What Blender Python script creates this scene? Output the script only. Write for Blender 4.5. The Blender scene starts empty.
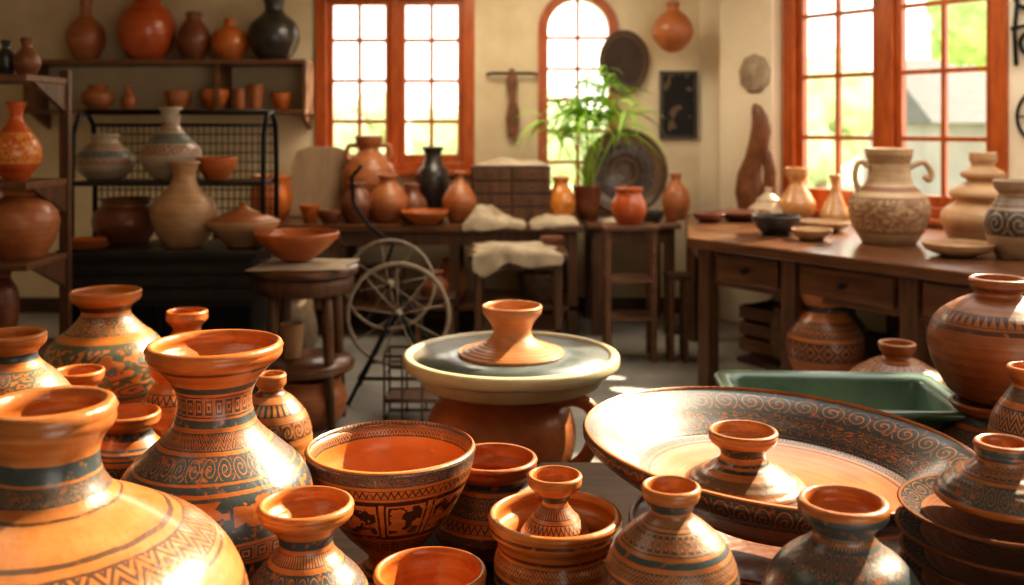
import bpy, math, random
from mathutils import Vector, Matrix, noise
random.seed(7)
scene=bpy.context.scene
COL=scene.collection
ZC=1.5; HY=125.0
# ------------------------------------------------------------------ node helpers
class E:
    def __init__(s,nt,sock): s.nt=nt; s.s=sock
    def __add__(s,o): return M(s.nt,'ADD',s,o)
    def __radd__(s,o): return M(s.nt,'ADD',o,s)
    def __sub__(s,o): return M(s.nt,'SUBTRACT',s,o)
    def __rsub__(s,o): return M(s.nt,'SUBTRACT',o,s)
    def __mul__(s,o): return M(s.nt,'MULTIPLY',s,o)
    def __rmul__(s,o): return M(s.nt,'MULTIPLY',o,s)
    def __truediv__(s,o): return M(s.nt,'DIVIDE',s,o)
    def gt(s,o): return M(s.nt,'GREATER_THAN',s,o)
    def lt(s,o): return M(s.nt,'LESS_THAN',s,o)
    def fr(s): return M(s.nt,'FRACT',s)
    def ab(s): return M(s.nt,'ABSOLUTE',s)
    def mx(s,o): return M(s.nt,'MAXIMUM',s,o)
def M(nt,op,*a):
    n=nt.nodes.new('ShaderNodeMath'); n.operation=op
    for i,x in enumerate(a):
        if isinstance(x,E): nt.links.new(x.s,n.inputs[i])
        else: n.inputs[i].default_value=x
    return E(nt,n.outputs[0])
def setin(nt,sock,x):
    if isinstance(x,E): nt.links.new(x.s,sock)
    elif isinstance(x,(tuple,list)) and len(x)==3 and sock.type=='RGBA': sock.default_value=(*x,1)
    else: sock.default_value=x
def mixc(nt,f,a,b):
    n=nt.nodes.new('ShaderNodeMix'); n.data_type='RGBA'
    setin(nt,n.inputs[0],f); setin(nt,n.inputs[6],a); setin(nt,n.inputs[7],b)
    return E(nt,n.outputs[2])
def comb(nt,x,y,z):
    n=nt.nodes.new('ShaderNodeCombineXYZ')
    for i,q in enumerate((x,y,z)): setin(nt,n.inputs[i],q)
    return E(nt,n.outputs[0])
def noi(nt,vec,scale,detail=3,rough=.5):
    n=nt.nodes.new('ShaderNodeTexNoise'); n.inputs['Scale'].default_value=scale
    n.inputs['Detail'].default_value=detail; n.inputs['Roughness'].default_value=rough
    if vec is not None: nt.links.new(vec.s,n.inputs['Vector'])
    return E(nt,n.outputs['Fac'])
def newmat(name):
    m=bpy.data.materials.new(name); m.use_nodes=True
    nt=m.node_tree; b=nt.nodes['Principled BSDF']
    tc=nt.nodes.new('ShaderNodeTexCoord')
    return m,nt,b,E(nt,tc.outputs['Object']),E(nt,tc.outputs['UV'])
def bump(nt,b,h,strength=.3,dist=.01):
    n=nt.nodes.new('ShaderNodeBump'); n.inputs['Strength'].default_value=strength
    n.inputs['Distance'].default_value=dist
    nt.links.new(h.s,n.inputs['Height']); nt.links.new(n.outputs[0],b.inputs['Normal'])
def remap(nt,x,a,b):
    n=nt.nodes.new('ShaderNodeMapRange'); nt.links.new(x.s,n.inputs[0])
    n.inputs[1].default_value=a; n.inputs[2].default_value=b
    return E(nt,n.outputs[0])
def mottled(name,c1,c2,scale=6,rough=.6,metal=0,bs=.2,bd=.01,spec=.5,coat=0,stretch=None):
    m,nt,b,ob,uv=newmat(name)
    v=ob
    if stretch:
        mp=nt.nodes.new('ShaderNodeMapping'); mp.inputs['Scale'].default_value=stretch
        nt.links.new(ob.s,mp.inputs[0]); v=E(nt,mp.outputs[0])
    n=noi(nt,v,scale,5,.6); f=remap(nt,n,.32,.68)
    c=mixc(nt,f,c1,c2); nt.links.new(c.s,b.inputs['Base Color'])
    b.inputs['Roughness'].default_value=rough; b.inputs['Metallic'].default_value=metal
    b.inputs['Specular IOR Level'].default_value=spec
    b.inputs['Coat Weight'].default_value=coat; b.inputs['Coat Roughness'].default_value=.15
    bump(nt,b,noi(nt,v,scale*5,4),bs,bd)
    return m
# ------------------------------------------------------------------ pottery material
OR=(.42,.105,.017); OR2=(.58,.195,.042); BRN=(.12,.036,.015)
INK=(.020,.029,.032); BLU=(.038,.064,.072)
def pottery(name,c1,c2,bands=(),ink=INK,rough=.34,coat=.3,inner=None,rings=70,fine=1.2,wob=.4,bstr=.34):
    m,nt,b,ob,uv=newmat(name)
    sp=nt.nodes.new('ShaderNodeSeparateXYZ'); nt.links.new(uv.s,sp.inputs[0])
    u0=E(nt,sp.outputs[0]); v0_=E(nt,sp.outputs[1])
    n1=noi(nt,ob,7,4,.6); n2=noi(nt,ob,60,3,.6); n3=noi(nt,ob,3.2,3,.6); n4=noi(nt,ob,22,1,.5)
    streak=noi(nt,comb(nt,u0*2.0,v0_*24.0,0.0),1.6,2)
    # hand drawn wobble of the painted lines
    u=u0+(n4-.5)*(.010*wob); v=v0_+(n1-.5)*(.022*wob)+(n4-.5)*(.012*wob)
    f=remap(nt,n1*.55+streak*.45,.38,.60)
    col=mixc(nt,f,c1,c2)
    col=mixc(nt,remap(nt,n3,.50,.76)*.65,col,(c1[0]*.42,c1[1]*.34,c1[2]*.45))
    if inner: col=mixc(nt,v0_.gt(3.01),col,inner)
    wear=remap(nt,n2*.65+n1*.35,.34,.44)
    for bd in bands:
        v0,v1,typ,n=bd[:4]; bc=bd[4] if len(bd)>4 else ink
        inv=typ.startswith('!'); typ=typ.strip('!')
        if typ!='lin' and fine!=1: n=int(round(n*fine))
        t=(v-v0)/(v1-v0); inb=v.gt(v0)*v.lt(v1)
        ff=(u*float(n)).fr(); dx=ff-.5; dy=t-.5; bord=True
        if typ=='sol': mk=None
        elif typ=='zig': mk=(t-(dx.ab()*1.4+.15)).ab().lt(.16)
        elif typ=='zz2': mk=((t-(dx.ab()*1.0+.05)).fr()*3.0).fr().lt(.5)
        elif typ=='tri': mk=(dx.ab()*2.0).lt(t)
        elif typ=='key': mk=(dx.ab().mx(dy.ab())*4.0+.1).fr().lt(.55)
        elif typ=='dia': mk=((dx.ab()+dy.ab())*3.0).fr().lt(.5)
        elif typ in('spi','dsp','dds'):
            an=M(nt,'ARCTAN2',dy,dx)/6.2832; r=M(nt,'SQRT',dx*dx+dy*dy)
            mk=(an+r*(3.4 if typ=='spi' else 4.2)).fr().lt({'spi':.55,'dsp':.74,'dds':.80}[typ])
        elif typ=='lin': mk=(t*float(n)).fr().lt(.5); bord=False
        elif typ=='tik': mk=ff.lt(.45)
        elif typ=='sca': mk=(M(nt,'SQRT',dx*dx+t*t*1.2)*3.0).fr().lt(.45)
        elif typ=='gly':
            q=noi(nt,comb(nt,u*float(n),t*1.6,3.3),2.2,2,.4); mk=((q*7.0).fr()).lt(.55)
        elif typ=='dgl':
            q=noi(nt,comb(nt,u*float(n),t*2.4,5.3),2.0,1,.3); mk=((q*8.0).fr()).lt(.76)
        elif typ=='pan':
            q=noi(nt,comb(nt,u*float(n)*1.2,t*1.5,7.7),2.6,2,.5)
            d=dx.ab().mx(dy.ab())
            mk=(q.gt(.50)*d.lt(.36)).mx(d.gt(.40)*d.lt(.45))
        elif typ=='fig':
            q=noi(nt,comb(nt,u*float(n),t*1.4,7.7),2.4,2,.4)
            mk=q.gt(.5).mx((dx.ab()).gt(.46))
        if mk is None: mk=inb
        else:
            if inv: mk=1.0-mk
            if bord: mk=mk.mx(t.lt(.07)).mx(t.gt(.93))
            mk=mk*inb
        col=mixc(nt,mk*wear*.97,col,bc)
    nt.links.new(col.s,b.inputs['Base Color'])
    b.inputs['Coat Weight'].default_value=coat; b.inputs['Coat Roughness'].default_value=.14
    rr=n1*.3+n2*.15+(rough-.18); nt.links.new(rr.s,b.inputs['Roughness'])
    h=M(nt,'SINE',v0_*float(rings))*.35+n2*.8+n1*1.2
    bump(nt,b,h,bstr,.004)
    return m
# ------------------------------------------------------------------ mesh helpers
def link(o,parent=None):
    COL.objects.link(o)
    if parent: o.parent=parent
    return o
def tag(o,label,cat,group=None):
    o['label']=label; o['category']=cat
    if group: o['group']=group
    return o
def empty(name,loc,label=None,cat=None,group=None,rot=0):
    o=bpy.data.objects.new(name,None); o.empty_display_size=.1
    o.location=loc; o.rotation_euler=(0,0,rot); COL.objects.link(o)
    if label: tag(o,label,cat,group)
    return o
class MB:
    def __init__(s): s.v=[]; s.f=[]
    def box(s,x0,x1,y0,y1,z0,z1,mat=None):
        i=len(s.v)
        P=[(x0,y0,z0),(x1,y0,z0),(x1,y1,z0),(x0,y1,z0),(x0,y0,z1),(x1,y0,z1),(x1,y1,z1),(x0,y1,z1)]
        if mat is not None: P=[tuple(mat@Vector(p)) for p in P]
        s.v+=P
        s.f+=[(i,i+3,i+2,i+1),(i+4,i+5,i+6,i+7),(i,i+1,i+5,i+4),(i+1,i+2,i+6,i+5),(i+2,i+3,i+7,i+6),(i+3,i,i+4,i+7)]
        return s
    def prism(s,poly,z0,z1,mat=None):
        i=len(s.v); n=len(poly)
        P=[(p[0],p[1],z0) for p in poly]+[(p[0],p[1],z1) for p in poly]
        if mat is not None: P=[tuple(mat@Vector(p)) for p in P]
        s.v+=P
        s.f.append(tuple(i+k for k in reversed(range(n)))); s.f.append(tuple(i+n+k for k in range(n)))
        for k in range(n): s.f.append((i+k,i+(k+1)%n,i+n+(k+1)%n,i+n+k))
        return s
    def tube(s,pts,r,n=10,closed=False,ry=None):
        pts=[Vector(p) for p in pts]; m=len(pts); i=len(s.v)
        up=Vector((0,0,1)); prev=None
        for k,p in enumerate(pts):
            a=pts[(k-1)%m] if (closed or k>0) else p
            b=pts[(k+1)%m] if (closed or k<m-1) else p
            t=(b-a).normalized()
            if prev is None:
                ref=up if abs(t.dot(up))<.9 else Vector((1,0,0))
                x=t.cross(ref).normalized()
            else:
                x=(prev-t*prev.dot(t))
                x=x.normalized() if x.length>1e-5 else prev
            prev=x; y=t.cross(x)
            rr=r[k] if isinstance(r,(list,tuple)) else r
            r2=(ry if ry else rr)
            for j in range(n):
                an=2*math.pi*j/n
                s.v.append(tuple(p+x*math.cos(an)*rr+y*math.sin(an)*r2))
        for k in range(m if closed else m-1):
            k2=(k+1)%m
            for j in range(n):
                s.f.append((i+k*n+j,i+k*n+(j+1)%n,i+k2*n+(j+1)%n,i+k2*n+j))
        if not closed:
            s.f.append(tuple(i+j for j in reversed(range(n))))
            s.f.append(tuple(i+(m-1)*n+j for j in range(n)))
        return s
    def lathe(s,prof,n=40,c=(0,0)):
        rings=[]
        for r,z in prof:
            if r<1e-4: rings.append([len(s.v)]); s.v.append((c[0],c[1],z))
            else:
                rings.append(list(range(len(s.v),len(s.v)+n)))
                for j in range(n):
                    a=2*math.pi*j/n; s.v.append((c[0]+r*math.sin(a),c[1]+r*math.cos(a),z))
        for a,b in zip(rings[:-1],rings[1:]):
            for j in range(n):
                k=(j+1)%n
                if len(a)==1 and len(b)==1: continue
                if len(a)==1: s.f.append((a[0],b[j],b[k]))
                elif len(b)==1: s.f.append((a[j],b[0],a[k]))
                else: s.f.append((a[j],b[j],b[k],a[k]))
        return s
    def obj(s,name,mat,parent=None,smooth=False,bevel=0,loc=None):
        me=bpy.data.meshes.new(name); me.from_pydata(s.v,[],s.f); me.validate()
        import bmesh
        bm=bmesh.new(); bm.from_mesh(me); bmesh.ops.recalc_face_normals(bm,faces=bm.faces); bm.to_mesh(me); bm.free()
        me.materials.append(mat)
        if smooth: me.polygons.foreach_set('use_smooth',[True]*len(me.polygons))
        o=bpy.data.objects.new(name,me); link(o,parent)
        if loc: o.location=loc
        if bevel:
            b=o.modifiers.new('bevel','BEVEL'); b.width=bevel; b.segments=2; b.limit_method='ANGLE'
        return o
def cr(pts,n=5):
    out=[]
    P=[pts[0]]+list(pts)+[pts[-1]]
    for i in range(1,len(P)-2):
        p0,p1,p2,p3=P[i-1],P[i],P[i+1],P[i+2]
        for k in range(n):
            t=k/n
            q=[]
            for d in (0,1):
                q.append(.5*((2*p1[d])+(-p0[d]+p2[d])*t+(2*p0[d]-5*p1[d]+4*p2[d]-p3[d])*t*t+(-p0[d]+3*p1[d]-3*p2[d]+p3[d])*t**3))
            out.append((max(q[0],.002),q[1]))
    out.append(pts[-1]); return out
def lathe_obj(name,outer,inner,mat,segs=72):
    """outer: (r,z) bottom->rim ; inner: rim->bottom.  uv v = height fraction outside, 3 + radius fraction inside"""
    z0=outer[0][1]; zt=max(z for r,z in outer); rm=max(r for r,z in outer)
    chain=[(0,z0)]+outer+inner+[(0,inner[-1][1])]
    no=len(outer)
    verts=[];rings=[]
    for r,z in chain:
        if r<1e-4: rings.append([len(verts)]); verts.append((0,0,z))
        else:
            rings.append(list(range(len(verts),len(verts)+segs)))
            for j in range(segs):
                a=2*math.pi*j/segs; verts.append((r*math.sin(a),r*math.cos(a),z))
    faces=[];uvs=[]
    def V(i,inn):
        r,z=chain[i]
        return 3+r/rm if inn else (z-z0)/max(1e-5,zt-z0)
    for i in range(len(chain)-1):
        a,b=rings[i],rings[i+1]; inn=i>=no
        va,vb=V(i,inn),V(i+1,inn)
        for j in range(segs):
            k=(j+1)%segs; u0=j/segs; u1=(j+1)/segs
            if len(a)==1 and len(b)==1: continue
            if len(a)==1: faces.append((a[0],b[j],b[k])); uvs+=[(u0,va),(u0,vb),(u1,vb)]
            elif len(b)==1: faces.append((a[j],b[0],a[k])); uvs+=[(u0,va),(u0,vb),(u1,va)]
            else: faces.append((a[j],b[j],b[k],a[k])); uvs+=[(u0,va),(u0,vb),(u1,vb),(u1,va)]
    me=bpy.data.meshes.new(name); me.from_pydata(verts,[],[tuple(reversed(f)) for f in faces])
    uvr=[];p=0
    for f in faces:
        uvr+=list(reversed(uvs[p:p+len(f)])); p+=len(f)
    l=me.uv_layers.new(name='UVMap')
    flat=[c for q in uvr for c in q]; l.data.foreach_set('uv',flat)
    me.polygons.foreach_set('use_smooth',[True]*len(me.polygons))
    me.materials.append(mat)
    return bpy.data.objects.new(name,me)
def pot(name,label,cx,prof,mat=None,zs=None,Y=None,th=.011,cat='vase',group=None,dec=None,segs=72,handles=None,tilt=None,inner_px=None):
    """profile measured as (half width, height row) rim->foot, scaled to metres at the depth where the foot meets its support"""
    yb=prof[-1][1]
    if Y is None: Y=(ZC-zs)*1000/(yb-HY)
    k=Y/1000
    P=[(r*k,ZC-(y-HY)*k) for r,y in prof]
    base=zs if zs is not None else P[-1][1]
    P[-1]=(P[-1][0],base)
    P=[(r,z-base) for r,z in P][::-1]
    if dec is not None:
        H=P[-1][1]
        bs=[]
        for b in dec.get('bands',()):
            if b[0]>=3 and b[0]<=4.01: bs.append(b)
            else:
                za=ZC-(b[0]-HY)*k-base; zb=ZC-(b[1]-HY)*k-base
                bs.append((zb/H,za/H)+tuple(b[2:]))
        mat=pottery(name+'_glaze',dec.get('c1',OR),dec.get('c2',OR2),bs,dec.get('ink',INK),dec.get('rough',.34),dec.get('coat',.3),dec.get('inner'),dec.get('rings',70),dec.get('fine',1.2),dec.get('wob',.4),dec.get('bstr',.34))
    out=cr(P)
    rt,zt=out[-1]; th=min(th,rt*.4)
    lip=[(rt+th*.15,zt+th*.3),(rt-th*.1,zt+th*.8),(rt-th*.5,zt+th)]
    if inner_px: inn=[(r*k,ZC-(y-HY)*k-base) for r,y in inner_px]; inn=cr(inn)
    else:
        inn=[(max(r-th,.003),z) for r,z in out if z>th*1.1][::-1]
        inn=[(rt-th*.9,zt+th*.75)]+inn
    out=out+lip
    o=lathe_obj(name,out,inn,mat,segs)
    o.location=((cx-512)*k,Y,base)
    if tilt: o.rotation_euler=tilt
    link(o)
    tag(o,label,cat,group)
    if handles:
        for hp,hr in handles:
            pts=[(x*k,0,ZC-(y-HY)*k-base) for x,y in hp]
            q=cr([(p[0]+10,p[2]) for p in pts],5)
            m=MB().tube([(a-10,0,b) for a,b in q],hr*k,10)
            m.obj('handle',mat,o,True)
    return o
# ------------------------------------------------------------------ materials
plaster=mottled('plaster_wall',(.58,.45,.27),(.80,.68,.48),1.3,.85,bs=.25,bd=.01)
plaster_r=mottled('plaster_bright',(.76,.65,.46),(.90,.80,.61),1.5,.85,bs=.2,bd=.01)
ceil_m=mottled('ceiling_plaster',(.55,.45,.31),(.65,.55,.39),2,.9)
floor_m=mottled('concrete_floor',(.22,.205,.18),(.42,.395,.35),2.2,.36,bs=.25,bd=.006)
win_wood=mottled('orange_window_wood',(.32,.066,.012),(.50,.12,.02),5,.35,bs=.15,bd=.003,coat=.3,stretch=(6,6,1))
wood_dd=mottled('nearly_black_wood',(.010,.005,.003),(.024,.011,.007),3,.7,bs=.3,bd=.004,stretch=(1,9,9),spec=.12)
wood_d=mottled('dark_bench_wood',(.03,.012,.006),(.08,.034,.016),3,.42,bs=.3,bd=.004,stretch=(1,9,9),coat=.1)
wood_m=mottled('brown_table_wood',(.075,.028,.011),(.20,.08,.031),3,.28,bs=.3,bd=.004,stretch=(1,8,8),coat=.35)
wood_l=mottled('shelf_wood',(.11,.046,.018),(.22,.10,.043),3,.5,bs=.3,bd=.004,stretch=(1,8,8))
wood_v=mottled('leg_wood',(.065,.027,.011),(.16,.07,.03),4,.5,bs=.3,bd=.004,stretch=(8,8,1))
board_m=mottled('pale_board',(.30,.20,.12),(.42,.29,.18),3,.6,stretch=(8,8,1))
black_m=mottled('black_iron',(.008,.008,.009),(.02,.018,.017),12,.42,metal=.6,bs=.2,bd=.002)
cab_m=mottled('black_cabinet',(.014,.013,.013),(.034,.03,.027),8,.4,bs=.2,bd=.002,coat=.2)
cream_m=mottled('cream_pan_enamel',(.52,.45,.27),(.68,.60,.39),6,.35,bs=.2,bd=.002,coat=.3)
disc_m=mottled('tan_disc_enamel',(.42,.34,.19),(.54,.45,.28),6,.4,bs=.2,bd=.002,coat=.2)
slurry_m=mottled('blue_grey_wheel_surface',(.065,.085,.09),(.17,.20,.20),7,.3,bs=.3,bd=.003,coat=.3)
clay_s=mottled('damp_clay',(.42,.17,.06),(.54,.26,.11),12,.4,bs=.3,bd=.003,coat=.2)
clay_m=pottery('wet_clay',(.48,.18,.055),(.60,.28,.11),(),rough=.4,coat=.3,rings=160)
tubm=mottled('green_enamel',(.055,.12,.08),(.105,.19,.125),5,.3,bs=.2,bd=.002,coat=.3)
cloth_m=mottled('linen_cloth',(.36,.28,.19),(.58,.47,.33),5,.9,bs=.3,bd=.003)
leaf_m=mottled('leaf_green',(.16,.46,.02),(.48,.74,.08),9,.4)
frame_dk=mottled('dark_carved',(.02,.015,.012),(.07,.045,.03),14,.45,bs=.5,bd=.006)
carve_m=mottled('carved_wood',(.11,.038,.014),(.26,.10,.037),10,.45,bs=.6,bd=.008,coat=.2)
basket_m=mottled('wicker',(.12,.07,.035),(.25,.16,.09),30,.7,bs=.8,bd=.01)
sack_m=mottled('burlap_sack',(.18,.125,.075),(.30,.22,.14),25,.9,bs=.8,bd=.006)
TC=pottery('terracotta_plain',(.32,.10,.03),(.48,.18,.06),(),rough=.42,coat=.25)
TCO=pottery('orange_terracotta',(.45,.115,.018),(.57,.17,.033),(),rough=.34,coat=.35)
TCR=pottery('red_terracotta',(.42,.075,.014),(.56,.125,.024),(),rough=.28,coat=.4)
TCB=pottery('brown_terracotta',(.15,.048,.018),(.26,.088,.034),(),rough=.4,coat=.25)
TCD=pottery('dark_stoneware',(.02,.017,.015),(.055,.044,.035),(),rough=.3,coat=.4)
TCT=pottery('tan_stoneware',(.38,.215,.10),(.53,.325,.165),(),rough=.5,coat=.15)
TCW=pottery('pale_stoneware',(.50,.37,.23),(.66,.52,.35),(),rough=.5,coat=.15)
PATG=pottery('cream_painted',(.36,.28,.19),(.52,.43,.31),[(.35,.48,'spi',9,(.26,.08,.03)),(.50,.64,'dsp',8,BLU),(.68,.8,'lin',3,(.26,.08,.03))],rough=.4)
# ------------------------------------------------------------------ room shell
def fr_mat(o,dx):
    dx=Vector((dx[0],dx[1],0)).normalized(); dy=Vector((-dx.y,dx.x,0))
    m=Matrix.Identity(4)
    for i in range(3): m[i][0]=dx[i]; m[i][1]=dy[i]; m[i][2]=(0,0,1)[i]; m[i][3]=o[i]
    return m
D=(.5816,-.8135)
MBK=fr_mat((-4.2,8,0),(1,0)); MRT=fr_mat((1.5,8,0),D); MLF=fr_mat((-4.2,-2.0,0),(0,1)); MFR=fr_mat((8.6,-1.8,0),(-1,0))
def wall(name,mtx,L,H,T,ops,mat,sa=0):
    b=MB(); s=sa
    for o in ops:
        s0,s1,z0,z1=o[:4]
        b.box(s,s0,0,T,0,H)
        if z0>0: b.box(s0,s1,0,T,0,z0)
        if len(o)>4:
            c=(s0+s1)/2; hw=(s1-s0)/2; n=16
            for k in range(n):
                a0=math.pi-math.pi*k/n; a1=math.pi-math.pi*(k+1)/n
                x0=c+hw*math.cos(a0); x1=c+hw*math.cos(a1); y0=z1+hw*math.sin(a0); y1=z1+hw*math.sin(a1)
                i=len(b.v)
                b.v+=[(x0,0,y0),(x1,0,y1),(x1,0,H),(x0,0,H),(x0,T,y0),(x1,T,y1),(x1,T,H),(x0,T,H)]
                b.f+=[(i,i+1,i+2,i+3),(i+7,i+6,i+5,i+4),(i,i+4,i+5,i+1),(i+3,i+2,i+6,i+7)]
        else: b.box(s0,s1,0,T,z1,H)
        s=s1
    b.box(s,L,0,T,0,H)
    ob=b.obj(name,mat); ob.matrix_world=mtx; ob['kind']='structure'; return ob
HH=3.0
W1=(2.68,3.85,1.16,2.54); W2=(4.455,5.0,.95,2.26,1); W3=(.90,2.46,.93,2.75)
wall('wall_back',MBK,5.72,HH,.25,[W1,W2],plaster)
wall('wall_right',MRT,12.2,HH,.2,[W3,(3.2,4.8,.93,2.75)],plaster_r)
wall('wall_left',MLF,10.2,HH,.25,[],plaster)
wall('wall_front_added',MFR,12.8,HH,.2,[(4.8,8.0,0,2.4)],plaster)  # unseen wall added behind camera to cut fill; its opening lets some in
pr_=MB().box(.30,.82,-.10,-.001,0,HH).obj('trim_1',plaster_r,bevel=.012); pr_.matrix_world=MRT; pr_['kind']='structure'
f=MB().prism([(-4.45,-2),(8.6,-2),(8.6,-1.8),(1.75,8.25),(-4.45,8.25)],-.1,0).obj('floor',floor_m); f['kind']='structure'
cb=MB()
cb.prism([(-4.45,-2),(1.0,-2),(1.0,5.9),(-4.45,5.9)],HH,HH+.12)
cb.prism([(-4.45,5.9),(3.05,5.9),(1.6,8.25),(-4.45,8.25)],HH,HH+.12)
cb.prism([(1.0,-2),(8.6,-2),(5.2,3.0),(1.0,3.0)],HH,HH+.12)  # gap left at front right, shaped so sun reaches the foreground pots
c=cb.obj('ceiling',ceil_m); c['kind']='structure'
o=MB().box(0.02,5.7,-.02,0,0,.12).obj('baseboard_back',wood_d); o.matrix_world=MBK; o['kind']='structure'
o=MB().box(0.83,11,-.02,0,0,.12).obj('baseboard_right',wood_d); o.matrix_world=MRT; o['kind']='structure'
def window(name,mtx,o,rows,fw=.06,sw=.05,cols=2,mull=.05):
    s0,s1,z0,z1=o
    r=bpy.data.objects.new(name,None); COL.objects.link(r); r.matrix_world=mtx; r['kind']='structure'
    b=MB()
    e=.05
    b.box(s0-e,s0+fw*.6,-.03,.10,z0-.02,z1+e); b.box(s1-fw*.6,s1+e,-.03,.10,z0-.02,z1+e)
    b.box(s0+fw*.6,s1-fw*.6,-.03,.10,z1-fw*.5,z1+e); b.box(s0+fw*.6,s1-fw*.6,-.02,.10,z0-.02,z0+fw*.6)
    b.obj('window_frame',win_wood,r,bevel=.006)
    MB().box(s0-.06,s1+.1,-.09,.0,z0-.06,z0-.02).obj('window_sill',win_wood,r,bevel=.006)
    c=(s0+s1)/2
    MB().box(c-mull,c+mull,-.015,.09,z0+fw*.6,z1-fw*.5).obj('mullion',win_wood,r,bevel=.005)
    for a,bb in ((s0+fw*.6,c-mull),(c+mull,s1-fw*.6)):
        m=MB(); zl=z0+fw*.6; zh=z1-fw*.5
        m.box(a,a+sw,.015,.07,zl,zh); m.box(bb-sw,bb,.015,.07,zl,zh); m.box(a+sw,bb-sw,.015,.07,zl,zl+sw*1.4); m.box(a+sw,bb-sw,.015,.07,zh-sw,zh)
        for k in range(1,cols):
            x=a+(bb-a)*k/cols; m.box(x-.015,x+.015,.022,.06,zl+sw*1.4,zh-sw)
        for k in range(1,rows):
            z=zl+(zh-zl)*k/rows; m.box(a+sw,bb-sw,.024,.058,z-.015,z+.015)
        m.obj('sash',win_wood,r,bevel=.003)
    return r
window('window_1',MBK,W1,4,fw=.07,sw=.045,mull=.035)
window('window_3',MRT,W3,4,fw=.08,sw=.05,mull=.06)
window('window_4_added',MRT,(3.2,4.8,.93,2.75),4,fw=.08,sw=.05,mull=.06)  # out-of-view window, added to let more light into the room
r=bpy.data.objects.new('window_2',None); COL.objects.link(r); r.matrix_world=MBK; r['kind']='structure'
s0,s1,z0,zsp,_=W2; cxx=(s0+s1)/2; hw=(s1-s0)/2
def archpath(h): 
    return [(cxx-h,z0)]+[(cxx+h*math.cos(math.pi-math.pi*k/20),zsp+h*math.sin(math.pi-math.pi*k/20)) for k in range(21)]+[(cxx+h,z0)]
def archring(hi,ho,y0,y1,nm):
    a=archpath(hi); b=archpath(ho); m=MB()
    for k in range(len(a)-1):
        i=len(m.v)
        for y in (y0,y1):
            m.v+=[(a[k][0],y,a[k][1]),(a[k+1][0],y,a[k+1][1]),(b[k+1][0],y,b[k+1][1]),(b[k][0],y,b[k][1])]
        m.f+=[(i,i+1,i+2,i+3),(i+7,i+6,i+5,i+4),(i,i+4,i+5,i+1),(i+2,i+6,i+7,i+3)]
    m.obj(nm,win_wood,r)
archring(hw-.03,hw+.045,-.03,.1,'window_frame')
m=MB(); m.box(cxx-.014,cxx+.014,.03,.06,z0,zsp+hw-.03)
for k in range(1,6): m.box(cxx-hw+.02,cxx+hw-.02,.032,.058,z0+k*.25-.013,z0+k*.25+.013)
m.obj('sash',win_wood,r)
MB().box(s0-.08,s1+.08,-.09,0,z0-.05,z0).obj('window_sill',win_wood,r)
# ------------------------------------------------------------------ outside
grass=mottled('grass',(.34,.38,.20),(.48,.50,.31),.8,.9)
g=MB().prism([(-60,8.3),(60,8.3),(60,90),(-60,90)],-.25,-.15).obj('ground_outside',grass); g['kind']='structure'
tree_m=mottled('tree_foliage',(.20,.33,.09),(.44,.58,.24),3,.8,bs=.3,bd=.05)
tree_p=mottled('tree_foliage_pale',(.42,.54,.30),(.64,.73,.48),3,.8,bs=.3,bd=.05)
bark=mottled('bark',(.2,.15,.1),(.3,.24,.18),4,.9)
def tree(x,y,h,rr,mt,lab='pale leafy green tree standing outside the window'):
    t=empty('tree',(x,y,-.15),lab,'tree')
    MB().tube([(0,0,0),(.05,0,h*.4),(0,0,h*.8)],[.16,.12,.06],8).obj('trunk',bark,t,True)
    m=MB()
    for q in range(12):
        cx=random.uniform(-.7,.7)*rr; cy=random.uniform(-.6,.6)*rr; cz=h+random.uniform(-.5,.7)*rr; R=rr*random.uniform(.32,.6)
        i=len(m.v); nu,nv=22,14
        for a in range(nv+1):
            for b in range(nu):
                th=math.pi*a/nv; ph=2*math.pi*b/nu
                d=Vector((math.sin(th)*math.cos(ph),math.sin(th)*math.sin(ph),math.cos(th)))
                k=R*(1+.35*noise.noise(d*3+Vector((q,x,y)))+.2*noise.noise(d*8+Vector((q,x,y))))
                m.v.append((cx+d.x*k,cy+d.y*k,cz+d.z*k))
        for a in range(nv):
            for b in range(nu):
                m.f.append((i+a*nu+b,i+a*nu+(b+1)%nu,i+(a+1)*nu+(b+1)%nu,i+(a+1)*nu+b))
    m.obj('foliage',mt,t,True)
tree(8.6,18,3.6,1.1,tree_m); tree(5.2,17,1.7,1.1,tree_p); tree(-1.2,19,1.0,.9,tree_p); tree(-3.6,22,1.2,1.0,tree_p); tree(1.1,17,1.2,.8,tree_p)
hm=mottled('house_plaster',(.26,.25,.23),(.36,.34,.31),1,.9); rm_=mottled('roof_tiles',(.07,.075,.08),(.13,.13,.13),3,.8,stretch=(1,8,1))
h=empty('house',(12.6,25,-.15),'grey plastered house with dark tiled roof outside','house')
MB().box(-3.0,4.5,-2.5,2.5,0,1.7).obj('house_wall',hm,h)
MB().prism([(-2.9,1.7),(2.9,1.7),(0,3.3)],-3.3,4.8,Matrix(((0,0,1,0),(1,0,0,0),(0,1,0,0),(0,0,0,1)))).obj('roof',rm_,h)
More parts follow.
